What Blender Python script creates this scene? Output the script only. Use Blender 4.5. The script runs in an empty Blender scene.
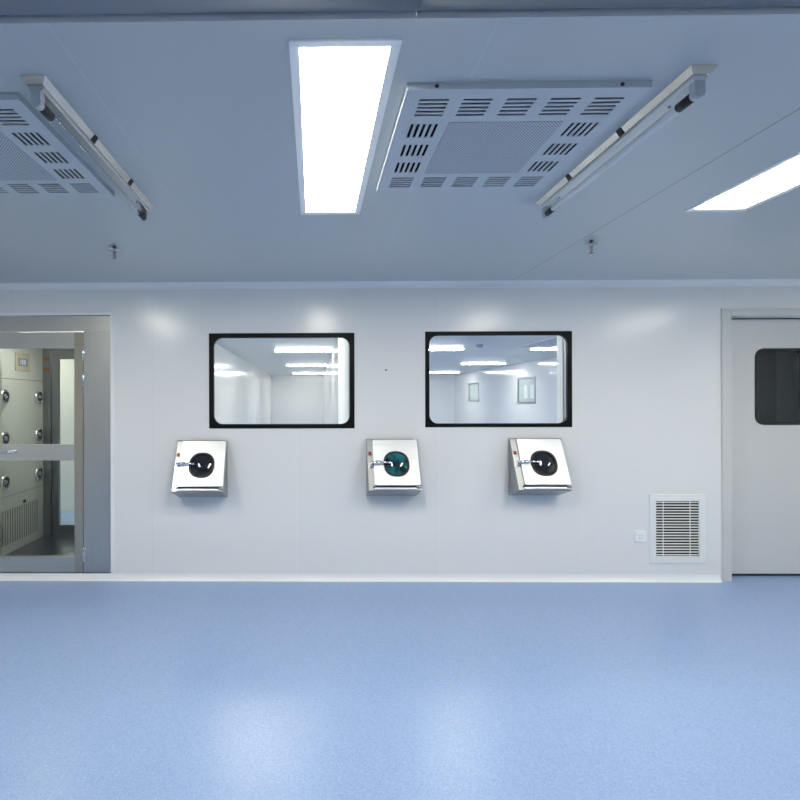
import bpy, bmesh, math
from mathutils import Vector, Matrix

sc = bpy.context.scene
col = sc.collection
PI = math.pi

# ------------------------------------------------------------------ materials
def nodes_of(name):
    m = bpy.data.materials.new(name); m.use_nodes = True
    nt = m.node_tree
    return m, nt, nt.nodes['Principled BSDF']

def simple(name, colr, rough=0.5, metal=0.0, spec=0.5, noise=0.0, bump=0.0, scale=40.0, coat=0.0):
    m, nt, b = nodes_of(name)
    b.inputs['Base Color'].default_value = (*colr, 1)
    b.inputs['Roughness'].default_value = rough
    b.inputs['Metallic'].default_value = metal
    b.inputs['Specular IOR Level'].default_value = spec
    b.inputs['Coat Weight'].default_value = coat
    if noise or bump:
        tc = nt.nodes.new('ShaderNodeTexCoord')
        n = nt.nodes.new('ShaderNodeTexNoise'); n.inputs['Scale'].default_value = scale
        nt.links.new(tc.outputs['Object'], n.inputs['Vector'])
        if noise:
            mr = nt.nodes.new('ShaderNodeMapRange')
            mr.inputs['To Min'].default_value = max(0, rough - noise)
            mr.inputs['To Max'].default_value = min(1, rough + noise)
            nt.links.new(n.outputs['Fac'], mr.inputs['Value'])
            nt.links.new(mr.outputs['Result'], b.inputs['Roughness'])
        if bump:
            bp = nt.nodes.new('ShaderNodeBump'); bp.inputs['Strength'].default_value = bump
            bp.inputs['Distance'].default_value = 0.002
            nt.links.new(n.outputs['Fac'], bp.inputs['Height'])
            nt.links.new(bp.outputs['Normal'], b.inputs['Normal'])
    return m

def brushed(name, colr, rough=0.3, along='Z', aniso=True):
    """stainless sheet: fine grain drawn along one axis"""
    m, nt, b = nodes_of(name)
    b.inputs['Metallic'].default_value = 1.0
    tc = nt.nodes.new('ShaderNodeTexCoord')
    mp = nt.nodes.new('ShaderNodeMapping')
    s = {'X': (2, 160, 160), 'Y': (160, 2, 160), 'Z': (160, 160, 2)}[along]
    mp.inputs['Scale'].default_value = s
    n = nt.nodes.new('ShaderNodeTexNoise'); n.inputs['Scale'].default_value = 1.0; n.inputs['Detail'].default_value = 3
    cr = nt.nodes.new('ShaderNodeMixRGB'); cr.inputs[1].default_value = (*[c*0.88 for c in colr], 1)
    cr.inputs[2].default_value = (*[min(1, c*1.1) for c in colr], 1)
    mr = nt.nodes.new('ShaderNodeMapRange'); mr.inputs['To Min'].default_value = rough-0.06; mr.inputs['To Max'].default_value = rough+0.06
    L = nt.links.new
    L(tc.outputs['Object'], mp.inputs['Vector']); L(mp.outputs['Vector'], n.inputs['Vector'])
    L(n.outputs['Fac'], cr.inputs['Fac']); L(cr.outputs['Color'], b.inputs['Base Color'])
    L(n.outputs['Fac'], mr.inputs['Value']); L(mr.outputs['Result'], b.inputs['Roughness'])
    return m

def emit(name, colr, strength, base=(0.9, 0.9, 0.9)):
    m, nt, b = nodes_of(name)
    b.inputs['Base Color'].default_value = (*base, 1)
    b.inputs['Emission Color'].default_value = (*colr, 1)
    b.inputs['Emission Strength'].default_value = strength
    return m

def glass(name, tint=(0.97, 0.985, 0.98), ior=1.45, rough=0.0):
    """clear sheet glass: Fresnel mix of straight transmission and mirror gloss"""
    m = bpy.data.materials.new(name); m.use_nodes = True
    nt = m.node_tree; nt.nodes.clear()
    o = nt.nodes.new('ShaderNodeOutputMaterial')
    mx = nt.nodes.new('ShaderNodeMixShader'); t = nt.nodes.new('ShaderNodeBsdfTransparent')
    g = nt.nodes.new('ShaderNodeBsdfGlossy'); f = nt.nodes.new('ShaderNodeFresnel')
    t.inputs['Color'].default_value = (*tint, 1)
    g.inputs['Roughness'].default_value = rough; g.inputs['Color'].default_value = (1, 1, 1, 1)
    f.inputs['IOR'].default_value = ior
    L = nt.links.new
    gm = nt.nodes.new('ShaderNodeNewGeometry'); inv = nt.nodes.new('ShaderNodeMath'); inv.operation = 'SUBTRACT'
    inv.inputs[0].default_value = 1.0; L(gm.outputs['Backfacing'], inv.inputs[1])
    ml = nt.nodes.new('ShaderNodeMath'); ml.operation = 'MULTIPLY'; L(f.outputs['Fac'], ml.inputs[0]); L(inv.outputs[0], ml.inputs[1])
    L(ml.outputs[0], mx.inputs['Fac']); L(t.outputs['BSDF'], mx.inputs[1]); L(g.outputs['BSDF'], mx.inputs[2])
    L(mx.outputs['Shader'], o.inputs['Surface'])
    return m

def seamed(name, colr, rough, lines, half=0.002, bump=0.03, wave=0.0, spec=0.5):
    """painted sheet panels: lines = [(x position, tint factor)] joints running across the panel"""
    m, nt, b = nodes_of(name)
    b.inputs['Roughness'].default_value = rough
    b.inputs['Specular IOR Level'].default_value = spec
    L = nt.links.new
    tc = nt.nodes.new('ShaderNodeTexCoord'); sx = nt.nodes.new('ShaderNodeSeparateXYZ')
    L(tc.outputs['Object'], sx.inputs['Vector'])
    last = None
    for x, tint, hw in lines:
        cmpn = nt.nodes.new('ShaderNodeMath'); cmpn.operation = 'COMPARE'
        cmpn.inputs[1].default_value = x; cmpn.inputs[2].default_value = hw
        L(sx.outputs['X'], cmpn.inputs[0])
        mix = nt.nodes.new('ShaderNodeMixRGB')
        mix.inputs[2].default_value = (*[min(1, c*tint) for c in colr], 1)
        L(cmpn.outputs[0], mix.inputs['Fac'])
        if last is None: mix.inputs[1].default_value = (*colr, 1)
        else: L(last.outputs['Color'], mix.inputs[1])
        last = mix
    if last: L(last.outputs['Color'], b.inputs['Base Color'])
    else: b.inputs['Base Color'].default_value = (*colr, 1)
    n = nt.nodes.new('ShaderNodeTexNoise'); n.inputs['Scale'].default_value = 1.3; n.inputs['Detail'].default_value = 1
    L(tc.outputs['Object'], n.inputs['Vector'])
    bp = nt.nodes.new('ShaderNodeBump'); bp.inputs['Strength'].default_value = bump; bp.inputs['Distance'].default_value = 0.02
    L(n.outputs['Fac'], bp.inputs['Height']); L(bp.outputs['Normal'], b.inputs['Normal'])
    return m

def floor_mat():
    m, nt, b = nodes_of('blue_vinyl')
    L = nt.links.new
    tc = nt.nodes.new('ShaderNodeTexCoord'); sx = nt.nodes.new('ShaderNodeSeparateXYZ')
    L(tc.outputs['Object'], sx.inputs['Vector'])
    v = nt.nodes.new('ShaderNodeTexVoronoi'); v.inputs['Scale'].default_value = 170
    L(tc.outputs['Object'], v.inputs['Vector'])
    hs = nt.nodes.new('ShaderNodeSeparateColor'); L(v.outputs['Color'], hs.inputs['Color'])
    r = nt.nodes.new('ShaderNodeValToRGB')
    e = r.color_ramp.elements
    e[0].position = 0.0; e[0].color = (0.245, 0.355, 0.625, 1)
    e[1].position = 1.0; e[1].color = (0.365, 0.475, 0.705, 1)
    k = r.color_ramp.elements.new(0.25); k.color = (0.287, 0.402, 0.655, 1)
    k = r.color_ramp.elements.new(0.8); k.color = (0.314, 0.43, 0.685, 1)
    L(hs.outputs[0], r.inputs['Fac'])
    last = r
    for x in (1.085, -1.03, 3.2, -3.14):
        c = nt.nodes.new('ShaderNodeMath'); c.operation = 'COMPARE'; c.inputs[1].default_value = x; c.inputs[2].default_value = 0.0015
        L(sx.outputs['X'], c.inputs[0])
        mx = nt.nodes.new('ShaderNodeMixRGB'); mx.inputs[2].default_value = (0.35, 0.465, 0.735, 1)
        L(c.outputs[0], mx.inputs['Fac']); L(last.outputs['Color'], mx.inputs[1]); last = mx
    L(last.outputs['Color'], b.inputs['Base Color'])
    n = nt.nodes.new('ShaderNodeTexNoise'); n.inputs['Scale'].default_value = 60
    L(tc.outputs['Object'], n.inputs['Vector'])
    bp = nt.nodes.new('ShaderNodeBump'); bp.inputs['Strength'].default_value = 0.05; bp.inputs['Distance'].default_value = 0.001
    L(n.outputs['Fac'], bp.inputs['Height']); L(bp.outputs['Normal'], b.inputs['Normal'])
    b.inputs['Roughness'].default_value = 0.29
    b.inputs['Specular IOR Level'].default_value = 0.42
    return m

def perforated_mat():
    """sheet with a fine staggered grid of dark round holes"""
    m, nt, b = nodes_of('perforated_white')
    L = nt.links.new
    tc = nt.nodes.new('ShaderNodeTexCoord')
    mp = nt.nodes.new('ShaderNodeMapping'); mp.inputs['Rotation'].default_value = (0, 0, PI/4)
    mp.inputs['Scale'].default_value = (1/0.0085,)*3
    L(tc.outputs['Object'], mp.inputs['Vector'])
    fr = nt.nodes.new('ShaderNodeVectorMath'); fr.operation = 'FRACTION'; L(mp.outputs['Vector'], fr.inputs[0])
    sb = nt.nodes.new('ShaderNodeVectorMath'); sb.operation = 'SUBTRACT'; sb.inputs[1].default_value = (0.5, 0.5, 0)
    L(fr.outputs['Vector'], sb.inputs[0])
    fl = nt.nodes.new('ShaderNodeVectorMath'); fl.operation = 'MULTIPLY'; fl.inputs[1].default_value = (1, 1, 0)
    L(sb.outputs['Vector'], fl.inputs[0])
    ln = nt.nodes.new('ShaderNodeVectorMath'); ln.operation = 'LENGTH'; L(fl.outputs['Vector'], ln.inputs[0])
    lt = nt.nodes.new('ShaderNodeMath'); lt.operation = 'LESS_THAN'; lt.inputs[1].default_value = 0.29
    L(ln.outputs['Value'], lt.inputs[0])
    mx = nt.nodes.new('ShaderNodeMixRGB'); mx.inputs[1].default_value = (0.57, 0.61, 0.63, 1); mx.inputs[2].default_value = (0.10, 0.12, 0.15, 1)
    L(lt.outputs[0], mx.inputs['Fac']); L(mx.outputs['Color'], b.inputs['Base Color'])
    b.inputs['Roughness'].default_value = 0.5
    return m

WALLC = (0.87, 0.865, 0.84)
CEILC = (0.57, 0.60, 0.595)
M = {}
M['wall'] = seamed('painted_wall_panel', WALLC, 0.22,
                   [(x, t, 0.0016) for x, t in ((-1.385, 0.9), (-0.15, 1.08), (1.07, 1.08), (2.277, 1.06), (3.47, 0.9), (-2.6, 0.9), (4.7, 0.9))], bump=0.03)
M['wall_plain'] = seamed('painted_partition', (0.84, 0.84, 0.82), 0.14, [], bump=0.03)
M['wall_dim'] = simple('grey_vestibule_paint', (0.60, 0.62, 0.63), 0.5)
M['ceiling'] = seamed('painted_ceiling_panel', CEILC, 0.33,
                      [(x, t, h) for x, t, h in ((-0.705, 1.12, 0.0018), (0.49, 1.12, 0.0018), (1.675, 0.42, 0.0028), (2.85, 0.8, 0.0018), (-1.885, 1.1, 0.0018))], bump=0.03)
M['floor'] = floor_mat()
M['cove'] = simple('white_cove', (0.92, 0.925, 0.92), 0.28)
M['pillar'] = simple('matt_white_paint', (0.88, 0.885, 0.88), 0.6)
M['white_paint'] = simple('white_powder_coat', (0.88, 0.885, 0.87), 0.35)
M['door_grey'] = simple('pale_grey_door_paint', (0.68, 0.68, 0.655), 0.35)
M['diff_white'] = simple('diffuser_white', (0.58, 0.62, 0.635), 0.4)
M['perf'] = perforated_mat()
M['dark'] = simple('dark_void', (0.012, 0.016, 0.022), 0.8)
M['black'] = simple('black_border', (0.004, 0.004, 0.005), 0.45, 0, 0.2)
M['rubber'] = simple('black_rubber', (0.008, 0.008, 0.009), 0.45)
M['steel'] = brushed('brushed_steel_upright', (0.62, 0.615, 0.575), 0.36, 'Z')
M['steel_h'] = brushed('brushed_steel_level', (0.67, 0.655, 0.60), 0.40, 'X')
M['steel_warm'] = brushed('warm_brushed_steel', (0.58, 0.52, 0.41), 0.32, 'Z')
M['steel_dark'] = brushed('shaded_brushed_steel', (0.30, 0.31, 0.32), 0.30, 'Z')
M['hatch'] = brushed('satin_hatch_steel', (0.86, 0.86, 0.86), 0.42, 'X')
M['hatch_body'] = brushed('shaded_hatch_body_steel', (0.40, 0.405, 0.41), 0.36, 'X')  # darker than the door: the frame strip's duller reflection is in the colour
M['mirror'] = simple('polished_steel', (0.70, 0.70, 0.68), 0.2, 1.0)
M['chrome'] = simple('chrome', (0.85, 0.86, 0.88), 0.08, 1.0)
M['alu'] = simple('aluminium', (0.55, 0.57, 0.60), 0.35, 1.0)
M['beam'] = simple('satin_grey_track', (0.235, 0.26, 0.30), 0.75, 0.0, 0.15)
M['nozzle_panel'] = simple('pale_green_grey_panel', (0.60, 0.62, 0.56), 0.35)
M['glass'] = glass('clear_glass', ior=1.4)
M['glass_shower'] = glass('clear_shower_glass', (0.94, 0.96, 0.94))
M['glass_tint'] = glass('smoked_glass', (0.62, 0.72, 0.76), 1.5)
M['glass_tube'] = glass('quartz_tube', (0.86, 0.88, 0.90), 1.6, 0.05)
M['lens_dark'] = simple('dark_porthole_glass', (0.008, 0.010, 0.014), 0.05, coat=1.0)
M['lens_teal'] = simple('teal_porthole_glass', (0.01, 0.14, 0.17), 0.05, coat=1.0)
_nt = M['lens_teal'].node_tree; _tc = _nt.nodes.new('ShaderNodeTexCoord'); _n = _nt.nodes.new('ShaderNodeTexNoise'); _n.inputs['Scale'].default_value = 9
_r = _nt.nodes.new('ShaderNodeValToRGB'); _r.color_ramp.elements[0].position = 0.42; _r.color_ramp.elements[0].color = (0.004, 0.016, 0.022, 1)  # random teal patches over a dark porthole
_r.color_ramp.elements[1].position = 0.68; _r.color_ramp.elements[1].color = (0.012, 0.19, 0.22, 1)
_nt.links.new(_tc.outputs['Object'], _n.inputs['Vector']); _nt.links.new(_n.outputs['Fac'], _r.inputs['Fac'])
_nt.links.new(_r.outputs['Color'], _nt.nodes['Principled BSDF'].inputs['Base Color'])
M['tube_sheen'] = simple('tube_glass_sheen', (0.78, 0.79, 0.80), 0.12)  # white reflection on the right tube put into its colour
M['red'] = simple('red_plastic', (0.24, 0.004, 0.006), 0.3)
M['pink'] = simple('pink_contact', (0.75, 0.12, 0.18), 0.4)
M['orange'] = simple('orange_strip', (0.42, 0.14, 0.03), 0.5)
M['grey_plastic'] = simple('light_grey_plastic', (0.50, 0.53, 0.56), 0.4)
M['beige'] = simple('beige_bezel', (0.48, 0.45, 0.33), 0.35)
M['pane_green'] = simple('pale_green_board', (0.62, 0.68, 0.64), 0.3)
M['led'] = emit('led_diffuser', (1.0, 0.965, 0.845), 35.0)
M['strip'] = emit('strip_diffuser', (1.0, 0.975, 0.92), 39.0)
M['digits'] = emit('display_segments', (0.72, 0.78, 1.0), 0.9, (0.2, 0.2, 0.2))
M['slot_grey'] = simple('slot_shade', (0.16, 0.165, 0.15), 0.6)
M['screen'] = emit('display_screen', (0.36, 0.36, 0.62), 0.10, (0.2, 0.2, 0.2))

# ------------------------------------------------------------------ mesh helpers
class MB:
    def __init__(self, T=None):
        self.bm = bmesh.new(); self.T = T or Matrix.Identity(4); self.smooth = []
    def v(self, p): return self.bm.verts.new(self.T @ Vector(p))
    def face(self, pts, smooth=False):
        f = self.bm.faces.new([self.v(p) for p in pts]); f.smooth = smooth; return f
    def box(self, x0, x1, y0, y1, z0, z1):
        vs = [self.v((x, y, z)) for x in (x0, x1) for y in (y0, y1) for z in (z0, z1)]
        for q in ((0, 1, 3, 2), (4, 6, 7, 5), (0, 4, 5, 1), (2, 3, 7, 6), (0, 2, 6, 4), (1, 5, 7, 3)):
            self.bm.faces.new([vs[i] for i in q])
        return self
    def prism(self, prof, a0, a1, axis='X'):
        """closed profile extruded: axis X -> profile is (y,z); Y -> (x,z); Z -> (x,y)"""
        def P(q, a):
            return {'X': (a, q[0], q[1]), 'Y': (q[0], a, q[1]), 'Z': (q[0], q[1], a)}[axis]
        A = [self.v(P(q, a0)) for q in prof]; B = [self.v(P(q, a1)) for q in prof]
        n = len(prof)
        for i in range(n):
            f = self.bm.faces.new([A[i], A[(i+1) % n], B[(i+1) % n], B[i]])
        self.bm.faces.new(A[::-1]); self.bm.faces.new(B)
        return self
    def lathe(self, prof, p, d, n=28, smooth=True):
        """prof = [(radius, distance along d)]"""
        d = Vector(d).normalized(); p = Vector(p)
        a = d.orthogonal().normalized(); b = d.cross(a)
        rings = []
        for r, h in prof:
            c = p + d*h
            if r < 1e-6: rings.append([self.v(c)])
            else: rings.append([self.v(c + (a*math.cos(2*PI*i/n) + b*math.sin(2*PI*i/n))*r) for i in range(n)])
        for A, B in zip(rings, rings[1:]):
            for i in range(n):
                j = (i+1) % n
                if len(A) == 1 and len(B) == 1: continue
                if len(A) == 1: q = [A[0], B[i], B[j]]
                elif len(B) == 1: q = [A[i], B[0], A[j]]
                else: q = [A[i], B[i], B[j], A[j]]
                f = self.bm.faces.new(q); f.smooth = smooth
        for R in (rings[0], rings[-1]):
            if len(R) > 1: self.bm.faces.new(R if R is rings[-1] else R[::-1])
        return self
    def cyl(self, p0, p1, r, n=20):
        p0 = Vector(p0); p1 = Vector(p1); h = (p1-p0).length
        e = min(r*0.12, h*0.2)
        return self.lathe([(r-e, 0), (r, e), (r, h-e), (r-e, h)], p0, p1-p0, n)
    def ring(self, outer, inner, a0, a1, axis='Y'):
        """plate with one hole, outer and inner loops with the same count"""
        def P(q, a):
            return {'X': (a, q[0], q[1]), 'Y': (q[0], a, q[1]), 'Z': (q[0], q[1], a)}[axis]
        n = len(outer)
        o0 = [self.v(P(q, a0)) for q in outer]; i0 = [self.v(P(q, a0)) for q in inner]
        o1 = [self.v(P(q, a1)) for q in outer]; i1 = [self.v(P(q, a1)) for q in inner]
        for k in range(n):
            j = (k+1) % n
            for A, B, C, D in ((o0[k], o0[j], i0[j], i0[k]), (o1[j], o1[k], i1[k], i1[j]),
                               (o0[j], o0[k], o1[k], o1[j]), (i0[k], i0[j], i1[j], i1[k])):
                self.bm.faces.new([A, B, C, D])
        return self
    def plate(self, u0, u1, w0, w1, holes, a0, a1, axis='Y'):
        """slab with rectangular holes [(u0,u1,w0,w1)], thickness a0..a1 on axis"""
        us = sorted({round(x, 5) for x in [u0, u1] + [h[i] for h in holes for i in (0, 1)] if u0-1e-6 <= x <= u1+1e-6})
        ws = sorted({round(x, 5) for x in [w0, w1] + [h[i] for h in holes for i in (2, 3)] if w0-1e-6 <= x <= w1+1e-6})
        def P(u, w, a):
            return {'X': (a, u, w), 'Y': (u, a, w), 'Z': (u, w, a)}[axis]
        solid = {}
        for i in range(len(us)-1):
            for j in range(len(ws)-1):
                cu = (us[i]+us[i+1])/2; cw = (ws[j]+ws[j+1])/2
                solid[i, j] = not any(h[0] < cu < h[1] and h[2] < cw < h[3] for h in holes)
        V = {}
        def g(i, j, s):
            if (i, j, s) not in V: V[i, j, s] = self.v(P(us[i], ws[j], a1 if s else a0))
            return V[i, j, s]
        for (i, j), s in solid.items():
            if not s: continue
            self.bm.faces.new([g(i, j, 0), g(i+1, j, 0), g(i+1, j+1, 0), g(i, j+1, 0)])
            self.bm.faces.new([g(i, j, 1), g(i, j+1, 1), g(i+1, j+1, 1), g(i+1, j, 1)])
            for di, dj, e in ((-1, 0, ((i, j), (i, j+1))), (1, 0, ((i+1, j), (i+1, j+1))), (0, -1, ((i, j), (i+1, j))), (0, 1, ((i, j+1), (i+1, j+1)))):
                if not solid.get((i+di, j+dj), False):
                    (a, b), (c, d) = e
                    self.bm.faces.new([g(a, b, 0), g(c, d, 0), g(c, d, 1), g(a, b, 1)])
        return self
    def build(self, name, mat, parent=None, bevel=0.0):
        bmesh.ops.recalc_face_normals(self.bm, faces=self.bm.faces)
        me = bpy.data.meshes.new(name); self.bm.to_mesh(me); self.bm.free()
        me.materials.append(M[mat] if isinstance(mat, str) else mat)
        o = bpy.data.objects.new(name, me); col.objects.link(o)
        if parent: o.parent = parent
        if bevel:
            b = o.modifiers.new('Bevel', 'BEVEL'); b.width = bevel; b.segments = 2; b.limit_method = 'ANGLE'; b.angle_limit = 0.7
            b.harden_normals = False
        return o

def rrect(u0, u1, w0, w1, r, n=8):
    pts = []
    for cx, cy, a in ((u1-r, w1-r, 0), (u0+r, w1-r, PI/2), (u0+r, w0+r, PI), (u1-r, w0+r, 1.5*PI)):
        for k in range(n+1):
            t = a + PI/2*k/n
            pts.append((cx + r*math.cos(t), cy + r*math.sin(t)))
    return pts
def rect_like(u0, u1, w0, w1, n=8):
    """square-cornered loop with the same vertex count as rrect"""
    pts = []
    cu, cw = (u0+u1)/2, (w0+w1)/2
    for sx, sy in ((1, 1), (-1, 1), (-1, -1), (1, -1)):
        X = u1 if sx > 0 else u0; Y = w1 if sy > 0 else w0
        for k in range(n+1):
            t = (k/n - 0.5)*0.02
            e = 1e-4
            # walk round the corner along the two edges
            if k == n/2: pts.append((X, Y))
            elif (k < n/2) == (sx*sy > 0): pts.append((X, Y - sy*e*abs(k-n/2)))
            else: pts.append((X - sx*e*abs(k-n/2), Y))
    return pts

def tag(o, label, cat, group=None):
    o['label'] = label; o['category'] = cat
    if group: o['group'] = group
    return o
def structure(o, label=None, cat=None):
    o['kind'] = 'structure'
    if label: o['label'] = label
    if cat: o['category'] = cat
    return o
def thing(name, label, cat, loc=(0, 0, 0), group=None, rz=0):
    o = bpy.data.objects.new(name, None); col.objects.link(o)
    o.location = loc; o.rotation_euler = (0, 0, rz); o.empty_display_size = 0.1
    return tag(o, label, cat, group)
def dup(root, loc, label, group=None):
    """copy of a thing, its parts and sub-parts"""
    def cp(o, par):
        c = o.copy(); col.objects.link(c)
        if par: c.parent = par
        for ch in [k for k in bpy.data.objects if k.parent == o]: cp(ch, c)
        return c
    r = cp(root, None); r.location = loc; r['label'] = label
    if group: r['group'] = group
    return r

# ------------------------------------------------------------------ dimensions
D = 4.10           # front face of the wall the camera looks at
WT = 0.10          # its thickness
H = 2.54           # ceiling height
XL, XR, YB = -3.75, 5.30, -2.6
FX0, FX1, FY1 = -6.1, 6.6, 19.6

# ------------------------------------------------------------------ shell of the room
structure(MB().box(FX0, FX1, YB-0.1, FY1, -0.1, 0).build('floor', 'floor'), 'blue speckled vinyl floor with welded seams', 'floor')
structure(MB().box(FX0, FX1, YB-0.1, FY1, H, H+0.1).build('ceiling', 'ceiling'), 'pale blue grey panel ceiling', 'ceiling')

W1 = (-0.897, 0.348, 1.297, 2.113)
W2 = (0.949, 2.192, 1.305, 2.121)
SHW = (-3.05, -1.735, 0.0, 2.272)
DOR = (3.452, 4.70, 0.0, 2.285)
structure(MB().plate(FX0, FX1, 0, H, [W1, W2, SHW, DOR], D, D+WT, 'Y').build('wall_back', 'wall'), 'white panel wall with two windows and two doors', 'wall')
structure(MB().box(XL-0.1, XL, YB, D, 0, H).build('wall_left', 'wall_plain'))
structure(MB().box(XR, XR+0.1, YB, D, 0, H).build('wall_right', 'wall_plain'))
structure(MB().box(XL-0.1, XR+0.1, YB-0.1, YB, 0, H).build('wall_front', 'wall_plain'))

def cove_profile(y, z, r, sy, sz, n=8):
    """concave quarter moulding in a corner at (y,z)"""
    p = [(y, z)]
    cy, cz = y + sy*r, z + sz*r
    for k in range(n+1):
        t = PI/2*k/n
        p.append((cy - sy*r*math.cos(t)*1.0, cz - sz*r*math.sin(t)))
    # first arc point = on wall (y, z+r), last = on floor (y+r, z)
    return p
o = structure(MB().prism(cove_profile(D, H, 0.05, -1, -1), XL, XR, 'X').build('trim_1', 'cove'), 'white cove moulding along the ceiling edge', 'moulding')
o = structure(MB().prism([(D, 0)] + [(D - 0.030*(1-math.sin(t)) , 0.056*(1-math.cos(t))) for t in [PI/2*k/8 for k in range(9)]], XL, 3.43, 'X').build('baseboard_back', 'cove'), 'white coved baseboard along the blue floor', 'baseboard')
# bead of the track across the ceiling, close to the camera
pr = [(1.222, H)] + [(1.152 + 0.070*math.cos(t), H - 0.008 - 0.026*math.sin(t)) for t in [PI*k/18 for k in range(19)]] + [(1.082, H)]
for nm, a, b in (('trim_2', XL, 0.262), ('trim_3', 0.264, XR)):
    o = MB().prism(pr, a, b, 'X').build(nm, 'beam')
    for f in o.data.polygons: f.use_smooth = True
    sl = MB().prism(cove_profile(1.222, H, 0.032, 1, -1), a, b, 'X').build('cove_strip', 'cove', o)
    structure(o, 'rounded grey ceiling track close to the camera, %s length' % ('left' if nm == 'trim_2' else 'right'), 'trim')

# rooms seen through the glass
structure(MB().box(-1.81, -1.71, D+WT, 19.5, 0, H).build('wall_corridor_left', 'wall_plain'))
structure(MB().box(0.385, 0.485, 6.0, 19.5, 0, H).build('wall_corridor_right', 'wall_plain'))
structure(MB().box(0.305, 0.485, D+WT, 6.0, 0, H).build('pillar_corridor', 'pillar'))
structure(MB().box(-1.81, 5.8, 19.5, 19.6, 0, H).build('wall_far', 'wall_plain'))
WA = (16.64, 17.72, 1.46, 2.15); WB = (12.39, 13.49, 1.43, 2.145)
structure(MB().plate(D+WT, 19.5, 0, H, [WA, WB], 5.70, 5.80, 'X').build('wall_lab_right', 'wall_plain'))
structure(MB().box(2.165, 2.32, D+WT, 4.30, 0, H).build('pillar_window', 'pillar'))
for i, (a, b, c, d) in enumerate((WA, WB)):
    fr = MB().ring([(a, c), (b, c), (b, d), (a, d)], [(a+.05, c+.05), (b-.05, c+.05), (b-.05, d-.05), (a+.05, d-.05)], 5.685, 5.80, 'X').build('window_%d' % (i+3), 'alu')
    structure(fr, 'small grey framed vision window deep in the far room, %s' % ('farther' if i == 0 else 'nearer'), 'window')
    p = MB().box(5.70, 5.706, a+.05, b-.05, c+.05, d-.05).build('pane', 'glass', fr)
    q = MB().box(5.716, 5.80, a+.05, b-.05, c+.05, d-.05).build('back_panel', 'pane_green', fr)
    if i == 1:
        for s in (0.13, 0.50):
            MB().box(5.709, 5.716, a+s, a+s+0.2, c+.14, d-.22).build('doorway_reflection', 'cove', fr)  # reflections of lit doorways, built as white panels behind the pane
# lobby behind the air shower
structure(MB().box(FX0, -1.81, 6.6, 6.7, 0, H).build('wall_lobby_far', 'wall_plain'))
structure(MB().box(FX0, FX0+0.1, D+WT, 6.6, 0, H).build('wall_lobby_left', 'wall_plain'))
# dark vestibule behind the right door
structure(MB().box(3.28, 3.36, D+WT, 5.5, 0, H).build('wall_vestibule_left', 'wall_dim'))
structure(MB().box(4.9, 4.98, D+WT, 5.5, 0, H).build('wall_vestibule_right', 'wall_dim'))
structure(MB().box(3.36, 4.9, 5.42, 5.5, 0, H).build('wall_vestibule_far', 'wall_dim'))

structure(MB().box(4.86, 4.899, 4.93, 5.10, 0, H).build('streak_post', 'white_paint'))  # added pale post, stands in for the light streak in the door glass
# ------------------------------------------------------------------ windows of the back wall
for i, (a, b, c, d) in enumerate((W1, W2)):
    e = 0.0015
    a, b, c, d = a+e, b-e, c+e, d-e
    bw = 0.040 if i == 0 else 0.034
    outer = rect_like(a, b, c, d); inner = rrect(a+bw, b-bw, c+bw*0.9, d-bw*0.95, 0.075)
    fr = MB().ring(outer, inner, D-0.004, D+0.030, 'Y').build('window_%d' % (i+1), 'black')
    structure(fr, ('black bordered window above the leftmost hatch, showing a narrow corridor', 'black bordered window above the two right hatches, showing a wide room')[i], 'window')
    MB().box(a+0.01, b-0.01, D+0.031, D+0.039, c+0.01, d-0.01).build('pane', 'glass', fr)
    MB().ring([(a, c), (b, c), (b, d), (a, d)], [(a+.02, c+.02), (b-.02, c+.02), (b-.02, d-.02), (a+.02, d-.02)], D+0.04, D+WT, 'Y').build('spacer', 'alu', fr)

# ------------------------------------------------------------------ right door
dr = MB()
x0, x1, z1 = DOR[0], DOR[1], DOR[3]
dr.box(x0-0.0, x0+0.07, D-0.012, D+0.19, 0.0, z1).box(x1-0.07, x1, D-0.012, D+0.19, 0.0, z1).box(x0+0.07, x1-0.07, D-0.012, D+0.19, z1-0.042, z1)
dr.box(x0-0.010, x0, D-0.012, D-0.0005, 0.0, z1+0.022).box(x0, x1+0.02, D-0.012, D-0.0005, z1, z1+0.022)
dfr = structure(dr.build('door_1', 'door_grey', bevel=0.003), 'pale grey swing door with rounded dark window at right edge', 'door')
lx0, lx1, lz0, lz1 = x0+0.076, x1-0.076, 0.022, z1-0.052
va, vb, vc, vd = 3.835, 4.29, 1.315, 1.98
leaf = MB().plate(lx0, lx1, lz0, lz1, [(va+0.02, vb-0.02, vc+0.02, vd-0.02)], D+0.12, D+0.165, 'Y').build('leaf', 'door_grey', dfr)
vf = MB().ring(rrect(va, vb, vc, vd, 0.075), rrect(va+0.022, vb-0.022, vc+0.022, vd-0.022, 0.055), D+0.112, D+0.168, 'Y').build('window_gasket', 'rubber', dfr)
MB().prism(rrect(va+0.02, vb-0.02, vc+0.02, vd-0.02, 0.05), D+0.132, D+0.140, 'Y').build('window_pane', 'glass_tint', dfr)
MB().box(lx0, lx1, D+0.125, D+0.16, 0.003, 0.022).build('bottom_seal', 'rubber', dfr)
MB().box(lx0-0.005, lx1+0.005, D+0.125, D+0.16, lz1, lz1+0.0095).build('top_seal', 'rubber', dfr)

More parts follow.
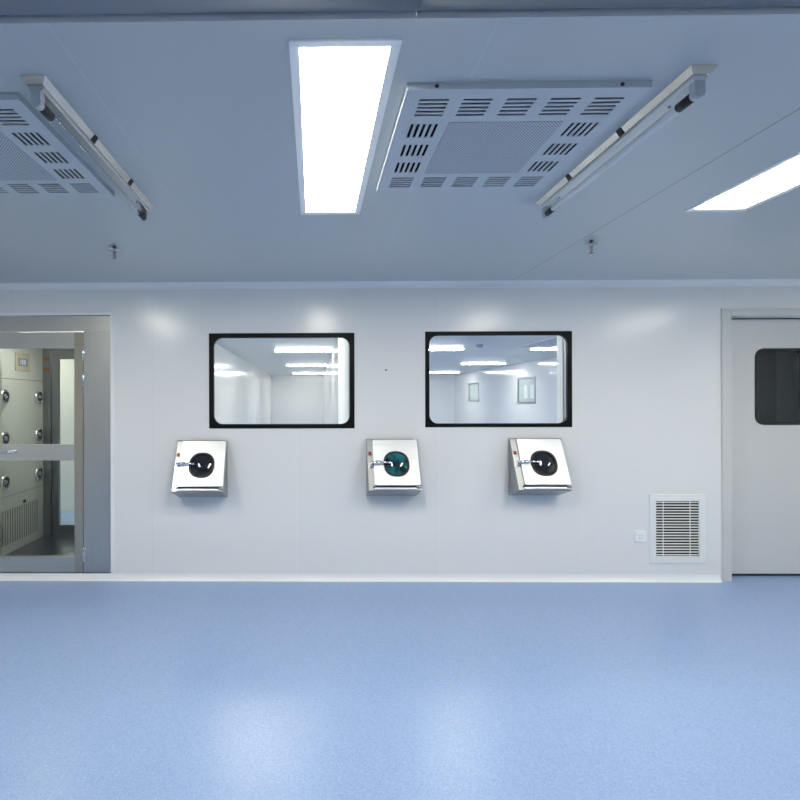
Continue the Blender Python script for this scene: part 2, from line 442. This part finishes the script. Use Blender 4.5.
# ------------------------------------------------------------------ air shower
AS = thing('air_shower', 'stainless steel air shower booth with glazed door at the left edge', 'air shower', (0, 0, 0))
ax0, ax1, ad0, ad1 = -3.045, -1.742, -2.775, -1.983     # outer and door opening
m = MB()
m.box(ax0, ad0, D+0.012, D+0.05, 0.0, 2.268).box(ad1, ax1, D+0.012, D+0.05, 0.0, 2.137)
m.build('front_panel', 'steel', AS)
MB().box(ad0, ax1, D+0.012, D+0.05, 2.139, 2.268).build('header', 'steel_h', AS)
MB().box(ad0, ad1, D+0.012, D+0.05, 0.0, 0.058).build('threshold', 'steel_h', AS)
# white edging against the wall
MB().box(ax1, -1.713, D-0.008, D+0.0, 0.058, 2.272).box(-3.06, -1.713, D-0.008, D+0.0, 2.272, 2.294).build('edge_trim', 'cove', AS)
yb0, yb1 = D+0.05, 5.28
np_ = MB().box(ax0, -3.0, yb0, yb1+0.1, 0.0, 2.2).build('nozzle_wall', 'nozzle_panel', AS)
MB().box(-3.0, -2.9985, yb0, yb1, 1.7535, 1.7575).build('panel_joint', 'dark', np_)
MB().box(-3.0, -2.9985, yb0, yb1, 0.60, 0.603).build('panel_joint', 'dark', np_)
sm = MB()
for k in range(24):
    y = 4.28 + k*0.038
    sm.box(-3.0, -2.998, y, y+0.014, 0.13, 0.47)
sm.build('return_slots', 'slot_grey', np_)
MB().lathe([(0.016, 0), (0.018, 0.012), (0.010, 0.02), (0, 0.021)], (-3.0, 4.93, 0.50), (1, 0, 0), 16).build('knob', 'rubber', np_)
MB().box(-1.785, ax1, yb0, yb1+0.1, 0.0, 2.2).build('inner_wall', 'nozzle_panel', AS)
MB().box(-3.0, -1.785, yb0, yb1+0.1, 2.16, 2.2).build('roof', 'nozzle_panel', AS)
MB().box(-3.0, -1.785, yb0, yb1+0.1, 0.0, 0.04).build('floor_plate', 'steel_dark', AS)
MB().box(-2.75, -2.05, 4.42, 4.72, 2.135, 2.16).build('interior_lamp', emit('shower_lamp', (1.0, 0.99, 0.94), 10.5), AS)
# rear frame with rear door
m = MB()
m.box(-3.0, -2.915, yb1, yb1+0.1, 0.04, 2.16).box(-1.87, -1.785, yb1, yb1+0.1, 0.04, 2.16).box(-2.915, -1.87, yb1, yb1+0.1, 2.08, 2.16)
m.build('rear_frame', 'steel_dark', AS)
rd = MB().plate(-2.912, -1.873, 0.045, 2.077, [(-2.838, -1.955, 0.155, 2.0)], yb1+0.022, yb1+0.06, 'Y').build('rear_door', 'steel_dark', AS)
MB().box(-2.843, -1.95, yb1+0.038, yb1+0.044, 0.15, 2.005).build('glass', 'glass_shower', rd)
for z in (1.98, 1.865):
    MB().box(-2.985, -2.925, yb1-0.0025, yb1, z, z+0.038).build('post_strip', 'orange', AS)  # two small orange strips on the rear post
# nozzles
noz0 = None
for y in (4.60, 5.18):
    for z in (1.578, 1.172, 0.75):
        nz = MB().lathe([(0.070, 0), (0.074, 0.010), (0.068, 0.026), (0.052, 0.032), (0.050, 0.016)], (-3.0, y, z), (1, 0, 0), 32).build('nozzle', 'chrome', AS)
        MB().lathe([(0.064, 0.022), (0.064, 0.028), (0.054, 0.030), (0.040, 0.018), (0.028, 0.016)], (-3.0, y, z), (1, 0, 0), 28).build('nozzle_ring', 'rubber', nz)
        e = MB().lathe([(0.024, 0.012), (0.024, 0.026), (0.018, 0.036), (0.011, 0.039), (0.010, 0.026), (0, 0.024)], (-3.0, y, z), (1, -0.15, 0.1), 24).build('nozzle_eye', 'steel_dark', nz)
# display
dp = MB().box(-3.0, -2.992, 4.785, 5.025, 1.842, 2.03).build('control_display', 'beige', AS)
MB().box(-2.992, -2.9905, 4.83, 4.985, 1.895, 1.975).build('screen', 'screen', dp)
sg = MB()
def seg_digit(sg, y, z, w, h, on):
    t = 0.0055
    segs = {'a': (0, w, h-t, h), 'g': (0, w, h/2-t/2, h/2+t/2), 'd': (0, w, 0, t), 'f': (0, t, h/2, h), 'b': (w-t, w, h/2, h), 'e': (0, t, 0, h/2), 'c': (w-t, w, 0, h/2)}
    for s in on:
        p = segs[s]; sg.box(-2.9905, -2.990, y+p[0], y+p[1], z+p[2], z+p[3])
seg_digit(sg, 4.845, 1.912, 0.022, 0.048, 'bc')
seg_digit(sg, 4.885, 1.912, 0.024, 0.048, 'abcdefg')
seg_digit(sg, 4.925, 1.912, 0.024, 0.048, 'abcdefg')
sg.build('digit', 'digits', dp)
# front door
fd = MB().plate(ad0+0.004, ad1-0.002, 0.064, 2.128, [(-2.712, -2.058, 0.194, 1.025), (-2.712, -2.058, 1.162, 1.992)], D+0.004, D+0.044, 'Y').build('door', 'steel_h', AS)
MB().box(-2.058, ad1-0.003, D+0.0015, D+0.0045, 0.065, 2.127).build('hinge_stile', 'steel_warm', fd)
MB().box(-2.72, -2.05, D+0.020, D+0.028, 0.186, 1.033).build('lower_glass', 'glass_shower', fd)
MB().box(-2.72, -2.05, D+0.020, D+0.028, 1.154, 2.00).build('upper_glass', 'glass_shower', fd)
h = MB().cyl((-2.735, D+0.004, 1.095), (-2.735, D-0.010, 1.095), 0.026).cyl((-2.735, D-0.008, 1.095), (-2.735, D-0.05, 1.095), 0.010)
h.cyl((-2.745, D-0.046, 1.095), (-2.60, D-0.046, 1.100), 0.0095).lathe([(0.0095, 0), (0.017, 0.004), (0.017, 0.016), (0.010, 0.022), (0, 0.023)], (-2.60, D-0.046, 1.1), (1, 0, 0), 18)
h.box(-2.61, -2.55, D-0.002, D+0.004, 1.088, 1.114)
h.build('handle', 'chrome', fd)
for z0, z1 in ((1.885, 2.005), (1.665, 1.785), (0.155, 0.275)):
    MB().cyl((ad1+0.003, D+0.004, z0), (ad1+0.003, D+0.004, z1), 0.011, 14).build('hinge', 'chrome', fd)

# ------------------------------------------------------------------ tilted wall hatches
hw = 0.212
HT = thing('transfer_hatch', 'x', 'hatch', (-0.951, D, 0.712), 'tilted steel hatches under the windows')
prof = [(0, 0), (-0.2, 0.074), (-0.205, 0.084), (-0.022, 0.478), (-0.012, 0.485), (0, 0.485)]
MB().prism(prof, -hw, hw, 'X').build('housing', 'hatch_body', HT, bevel=0.003)
P0 = Vector((0, -0.205, 0.084)); vv = (Vector((0, -0.022, 0.478)) - P0); VL = vv.length; vv.normalize()
nn = Vector((0, -vv.z, vv.y))
T = Matrix(((1, 0, 0, P0.x), (0, vv.y, nn.y, P0.y), (0, vv.z, nn.z, P0.z), (0, 0, 0, 1)))   # local (u across, v up the slope, w out)
MB(T).box(-hw+0.045, hw-0.04, 0.006, 0.022, 0, 0.012).build('sill_lip', 'hatch', HT, bevel=0.003)
MB(T).box(-hw+0.035, hw-0.035, 0.022, 0.034, 0, 0.003).build('gap_shade', 'dark', HT)  # dark strip painted for the shade in the gap under the door
hd = MB(T).prism(rrect(-hw+0.048, hw-0.004, 0.036, VL-0.004, 0.012, 5), 0.001, 0.022, 'Z').build('door', 'hatch', HT, bevel=0.003)
wc_u, wc_v, wr = 0.022, 0.216, 0.106
def squircle(cx, cy, r, k=2.35, n=48):
    pts = []
    for i in range(n):
        t = 2*PI*i/n; c, s = math.cos(t), math.sin(t)
        pts.append((cx + r*math.copysign(abs(c)**(2/k), c), cy + r*1.02*math.copysign(abs(s)**(2/k), s)))
    return pts
MB(T).ring(squircle(wc_u, wc_v, wr), squircle(wc_u, wc_v, wr-0.016), 0.022, 0.031, 'Z').build('window_gasket', 'rubber', hd, bevel=0.002)
lens = MB(T)
rings = []
for q in range(8):
    f = 1 - q/8
    pts = squircle(wc_u, wc_v, (wr-0.015)*f, 2.35 - 0.35*q/8)
    rings.append([lens.v((p[0], p[1], 0.024 + 0.020*(1-f*f))) for p in pts])
for A, B in zip(rings, rings[1:]):
    for i in range(len(A)):
        j = (i+1) % len(A); f = lens.bm.faces.new([A[i], A[j], B[j], B[i]]); f.smooth = True
c = lens.v((wc_u, wc_v, 0.0443))
for i in range(len(rings[-1])):
    f = lens.bm.faces.new([rings[-1][i], rings[-1][(i+1) % len(rings[-1])], c]); f.smooth = True
lens.build('porthole', 'lens_dark', hd)
hb = MB(T)
hz = 0.222
hb.box(-hw+0.016, -hw+0.040, hz-0.030, hz+0.012, 0.0, 0.022)
hb.cyl((-hw+0.024, hz, 0.034), (-hw+0.098, hz, 0.040), 0.0145).box(-hw+0.062, -hw+0.100, hz-0.013, hz+0.017, 0.022, 0.046)
hb.cyl((-hw+0.095, hz+0.004, 0.044), (-hw+0.170, hz-0.006, 0.060), 0.0075)
hb.lathe([(0, 0), (0.010, 0.004), (0.011, 0.014), (0, 0.022)], (-hw+0.164, hz-0.006, 0.059), (1, 0, 0.2), 16)
hb.build('latch_handle', 'chrome', hd)
MB(T).cyl((hw-0.035, VL-0.004, 0.010), (hw+0.002, VL-0.004, 0.010), 0.009, 14).build('hinge', 'alu', HT)
MB(T).cyl((hw-0.035, 0.028, 0.010), (hw+0.002, 0.028, 0.010), 0.009, 14).build('hinge', 'alu', HT)
MB(T).box(-hw+0.010, -hw+0.036, 0.298, 0.328, 0, 0.008).build('indicator_light', 'red', HT, bevel=0.003)
HT['label'] = 'white steel hatch with dark porthole, under the left window beside the air shower'
h2 = dup(HT, (0.658, D, 0.722), 'white steel hatch whose porthole shows teal patches, between the two windows')
h3 = dup(HT, (1.867, D, 0.727), 'white steel hatch with dark porthole, under the right window')
for o in bpy.data.objects:
    if o.name.startswith('porthole') and o.parent and o.parent.parent == h2:
        o.material_slots[0].link = 'OBJECT'; o.material_slots[0].material = M['lens_teal']; o['label'] = 'teal porthole glass'

# ------------------------------------------------------------------ return air grille, socket, screw
G = thing('return_air_grille', 'white louvred return air grille low on the wall beside the right door', 'vent', (3.068, D, 0.155))
gw, gh = 0.232, 0.582
MB().ring([(-gw, 0), (gw, 0), (gw, gh), (-gw, gh)], [(-0.182, 0.058), (0.182, 0.058), (0.182, gh-0.058), (-0.182, gh-0.058)], -0.012, 0.0, 'Y').build('frame', 'white_paint', G, bevel=0.003)
MB().ring([(-0.208, 0.03), (0.208, 0.03), (0.208, gh-0.03), (-0.208, gh-0.03)], [(-0.182, 0.056), (0.182, 0.056), (0.182, gh-0.056), (-0.182, gh-0.056)], -0.016, -0.012, 'Y').build('inner_frame', 'white_paint', G, bevel=0.001)
MB().box(-0.184, 0.184, -0.0015, 0, 0.055, gh-0.055).build('back_cavity', 'dark', G)
lv = MB()
n = 20; pz = (gh-0.116)/n
for k in range(n):
    z = 0.058 + k*pz + pz*0.42
    lv.prism([(-0.012, z-0.001), (-0.0105, z+0.0035), (-0.003, z+0.0065), (-0.003, z+0.0025)], -0.182, 0.182, 'X')
lv.build('louvres', 'white_paint', G)
for x in (-0.121, 0.104):
    MB().box(x-0.003, x+0.003, -0.0135, -0.011, 0.058, gh-0.058).build('mullion', 'white_paint', G)
S = thing('wall_socket', 'small square white wall socket left of the louvred grille', 'socket', (2.761, D, 0.333))
MB().prism(rrect(-0.048, 0.048, 0, 0.096, 0.006, 4), -0.011, 0, 'Y').build('cover_plate', 'cove', S, bevel=0.002)
MB().prism(rrect(-0.030, 0.030, 0.018, 0.078, 0.004, 4), -0.013, -0.011, 'Y').build('socket_face', 'cove', S)
pn = MB()
for a, b in ((-0.010, 0.058), (0.010, 0.058), (-0.012, 0.036), (0.012, 0.036), (0, 0.030)):
    pn.box(a-0.0014, a+0.0014, -0.0135, -0.013, b-0.004, b+0.004)
pn.build('pin_hole', 'rubber', S)
R = MB().lathe([(0.009, 0), (0.009, 0.004), (0.005, 0.008), (0, 0.0085)], (0, 0, 0), (0, -1, 0), 16).build('wall_screw', 'steel_dark')
R.location = (0.616, D, 1.794); tag(R, 'tiny dark screw head on the wall between the two windows', 'screw')

# ------------------------------------------------------------------ ceiling lamps
def led(x, y, label, lx=0.258, ly=1.188):
    t = thing('led_panel', label, 'ceiling light', (x, y, H), 'recessed ceiling light panels')
    a, b = lx/2, ly/2
    f = 0.028
    fm = MB()       # frame whose face slopes up towards the diffuser
    O = [(-a-f, -b-f), (a+f, -b-f), (a+f, b+f), (-a-f, b+f)]; I = [(-a, -b), (a, -b), (a, b), (-a, b)]
    o0 = [fm.v((*q, 0)) for q in O]; o1 = [fm.v((*q, -0.0062)) for q in O]; i1 = [fm.v((*q, -0.003)) for q in I]; i0 = [fm.v((*q, 0)) for q in I]
    for k in range(4):
        j = (k+1) % 4
        for A, B in ((o0, o1), (o1, i1), (i1, i0), (i0, o0)): fm.bm.faces.new([A[k], A[j], B[j], B[k]])
    fm.build('frame', 'cove', t)
    MB().box(-a, a, -b, b, -0.003, -0.0005).build('diffuser', 'led', t)
    return t
L0 = led(0.090, 1.952, 'bright ceiling light panel left of the large square air diffuser')
dup(L0, (2.123, 1.945, H), 'bright ceiling light panel cut off by the right edge')
dup(L0, (-1.94, 1.945, H), 'ceiling light panel beyond the left air diffuser, outside the view')
dup(L0, (4.15, 1.945, H), 'ceiling light panel near the right side wall, outside the view')
dup(L0, (-4.0, 5.95, H), 'ceiling light panel in the lobby behind the air shower')

# ------------------------------------------------------------------ ceiling air diffusers
def diffuser(loc, label):
    t = thing('ceiling_diffuser', label, 'air diffuser', loc, 'square ceiling air diffusers')
    a = 0.383; zb, zt = -0.022, -0.0188
    p = 0.142; holes = []
    for i in range(5):
        for j in range(5):
            if 1 <= i <= 3 and 1 <= j <= 3: continue
            cx, cy = (i-2)*p, (j-2)*p
            for k in range(5):
                s = (k-2)*0.0215
                if j in (0, 4): holes.append((cx-0.048, cx+0.048, cy+s-0.0054, cy+s+0.0054))
                else: holes.append((cx+s-0.0054, cx+s+0.0054, cy-0.045, cy+0.045))
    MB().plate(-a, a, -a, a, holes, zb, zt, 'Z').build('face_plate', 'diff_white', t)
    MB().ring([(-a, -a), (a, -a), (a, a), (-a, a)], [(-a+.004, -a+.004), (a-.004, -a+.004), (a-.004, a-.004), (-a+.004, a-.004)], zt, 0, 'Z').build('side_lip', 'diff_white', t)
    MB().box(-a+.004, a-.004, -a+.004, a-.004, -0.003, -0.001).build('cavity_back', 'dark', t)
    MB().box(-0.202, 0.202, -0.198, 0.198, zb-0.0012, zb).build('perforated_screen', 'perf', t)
    for x in (-0.29, 0.29):
        MB().lathe([(0.006, 0), (0.006, 0.003), (0, 0.005)], (x, -a, -0.012), (0, -1, 0), 12).build('screw', 'rubber', t)
    return t
DF = diffuser((0.680, 1.890, H), 'square slotted ceiling air diffuser right of the central light panel')
DF.scale = (1, 0.972, 1)
d2 = dup(DF, (-1.338, 1.922, H), 'square slotted ceiling air diffuser cut off by the left edge'); d2.scale = (1, 0.975, 1)

# ------------------------------------------------------------------ ultraviolet batten lamps
def batten(loc, label, side):
    t = thing('ultraviolet_lamp', label, 'lamp', loc, 'stainless battens beside the diffusers')
    hl = 0.505
    w, ww, hgt = 0.041, 0.026, 0.021
    b = MB()
    top = [(-w, -hl, 0), (w, -hl, 0), (w, hl, 0), (-w, hl, 0)]
    low = [(-ww, -hl+0.012, -hgt), (ww, -hl+0.012, -hgt), (ww, hl-0.012, -hgt), (-ww, hl-0.012, -hgt)]
    tv = [b.v(q) for q in top]; lw = [b.v(q) for q in low]
    for i in range(4):
        j = (i+1) % 4; b.bm.faces.new([tv[i], tv[j], lw[j], lw[i]])
    b.bm.faces.new(tv); b.bm.faces.new(lw)
    b.build('base_channel', 'mirror', t, bevel=0.0015)
    MB().prism([(-0.020, -hgt), (0.020, -hgt), (0.023, -hgt-0.010), (0.018, -hgt-0.014), (-0.018, -hgt-0.014), (-0.023, -hgt-0.010)], -hl+0.02, hl-0.02, 'Y').build('reflector', 'white_paint' if side > 0 else 'alu', t)
    for s in (-1, 1):
        y = s*(hl-0.030)
        MB().box(-0.015, 0.015, y-0.012, y+0.012, -0.070, -hgt-0.014).lathe([(0.0155, -0.0128), (0.0155, 0.0128)], (0, y, -0.070), (0, 1, 0), 20).build('lampholder', 'grey_plastic', t)
        MB().cyl((0, y-s*0.012, -0.068), (0, y-s*0.075, -0.068), 0.0150, 20).build('tube_cap', 'rubber', t)
        MB().lathe([(0.005, 0), (0.005, 0.004), (0, 0.005)], (0.004, s*(hl-0.15), -hgt-0.014), (0, 0, -1), 12).build('screw', 'steel_dark', t)
    MB().cyl((0, -hl+0.10, -0.068), (0, hl-0.10, -0.068), 0.0145, 20).build('tube', 'tube_sheen' if side > 0 else 'glass_tube', t)  # same tube in both lamps; the right one has its reflection painted white
    if side < 0: MB().box(0.002, 0.012, -hl+0.046, -hl+0.058, -0.056, -0.048).build('contact', 'pink', t)
    for y in (-0.16, 0.20):
        # small black piece over the sloping side
        MB().prism([(side*-0.0405, 0), (side*-0.0435, 0), (side*-0.029, -hgt-0.002), (side*-0.025, -hgt)], y-0.012, y+0.012, 'Y').build('black_piece', 'rubber', t)
    return t
batten((1.171, 1.952, H), 'stainless ultraviolet lamp batten right of the central air diffuser', 1)
batten((-0.862, 1.968, H), 'stainless ultraviolet lamp batten right of the cut-off left diffuser', -1)

# ------------------------------------------------------------------ sprinklers
SP = thing('sprinkler_head', 'small chrome sprinkler under the ceiling above the air shower side', 'sprinkler', (-1.291, 3.10, H), 'ceiling sprinklers')
MB().lathe([(0.010, 0), (0.011, 0.018), (0.034, 0.024), (0.035, 0.028), (0.016, 0.036), (0.009, 0.038)], (0, 0, 0), (0, 0, -1), 24).build('escutcheon', 'alu', SP)
m = MB().cyl((0, 0, -0.036), (0, 0, -0.050), 0.009, 14)
for s in (-1, 1): m.cyl((s*0.007, 0, -0.046), (s*0.009, 0, -0.064), 0.0022, 8).cyl((s*0.009, 0, -0.064), (0, 0, -0.077), 0.0022, 8)
m.build('yoke', 'steel_dark', SP)
MB().cyl((0, 0, -0.048), (0, 0, -0.076), 0.0028, 10).build('bulb', 'steel_dark', SP)
MB().lathe([(0.006, 0), (0.017, 0.002), (0.017, 0.004), (0.003, 0.006)], (0, 0, -0.077), (0, 0, -1), 20).build('deflector', 'steel_dark', SP)
dup(SP, (1.748, 3.04, H), 'small chrome sprinkler under the ceiling beside the dark ceiling joint')

# ------------------------------------------------------------------ lamps and fittings of the rooms beyond
def strip(x, y, label, first=[None]):
    if first[0] is None:
        t = thing('strip_light', label, 'ceiling light', (x, y, H), 'strip lights beyond the windows')
        MB().box(-0.575, 0.575, -0.15, 0.15, -0.012, 0).build('housing', 'white_paint', t)
        MB().prism([(-0.10, -0.012), (0.10, -0.012), (0.09, -0.030), (-0.09, -0.030)], -0.565, 0.565, 'X').build('diffuser', 'strip', t)
        for s in (-0.40, 0.40): MB().box(s-0.02, s+0.02, -0.155, -0.11, -0.075, -0.045).build('clip', 'grey_plastic', t)
        first[0] = t
        return t
    return dup(first[0], (x, y, H), label)
place = ('nearest', 'second', 'farthest')
for i, y in enumerate((9.55, 13.75, 17.6)):
    strip(-0.20, y, '%s strip light of the narrow corridor behind the left window' % place[i])
for i, y in enumerate((9.4, 13.2, 17.3)):
    strip(2.33, y, '%s strip light in the left row of the wide room behind the right window' % place[i])
for i, y in enumerate((9.4, 13.2, 17.3)):
    strip(4.64 if i else 4.84, y, '%s strip light in the right row of the wide room behind the right window' % place[i])
for i, (x, y) in enumerate(((1.25, 5.4), (-0.7, 5.5))):
    strip(x, y, 'strip light just behind the %s window, hidden above its top edge' % ('right' if i == 0 else 'left'))
sd = MB().lathe([(0.06, 0), (0.062, 0.02), (0.05, 0.045), (0.02, 0.055), (0, 0.056)], (0, 0, 0), (0, 0, -1), 24).build('smoke_detector', 'grey_plastic')
sd.location = (3.03, 8.8, H); tag(sd, 'small round smoke detector on the ceiling behind the right window', 'detector')
fdif = thing('ceiling_grille', 'flat square ceiling grille in the wide room behind the right window', 'air diffuser', (4.15, 8.3, H))
MB().ring([(-.33, -.9), (.33, -.9), (.33, .9), (-.33, .9)], [(-.29, -.86), (.29, -.86), (.29, .86), (-.29, .86)], -0.015, 0, 'Z').build('frame', 'white_paint', fdif)
MB().box(-.29, .29, -.86, .86, -0.008, 0).build('perforated_screen', 'perf', fdif)

# ------------------------------------------------------------------ camera, world, view
cam = bpy.data.cameras.new('camera'); co = bpy.data.objects.new('camera', cam); col.objects.link(co)
cam.sensor_width = 36; cam.sensor_fit = 'HORIZONTAL'; cam.lens = 480/800*36
cam.shift_x = (400-308)/800; cam.shift_y = 0
cam.clip_start = 0.05
co.matrix_world = Matrix.Translation((0, 0, 1.54)) @ Matrix.Rotation(0.012, 4, 'Z') @ Matrix.Rotation(PI/2, 4, 'X') @ Matrix.Rotation(-0.0022, 4, 'Z')
sc.camera = co
w = bpy.data.worlds.new('world'); sc.world = w; w.use_nodes = True
w.node_tree.nodes['Background'].inputs['Color'].default_value = (0, 0, 0, 1)
sc.view_settings.view_transform = 'Standard'; sc.view_settings.look = 'None'
sc.view_settings.gamma = 1; sc.view_settings.use_curve_mapping = False
sc.view_settings.exposure = 0.0
sc.cycles.max_bounces = 12; sc.cycles.diffuse_bounces = 8; sc.cycles.glossy_bounces = 6; sc.cycles.transparent_max_bounces = 16
sc.cycles.use_denoising = True
sc.cycles.caustics_reflective = False
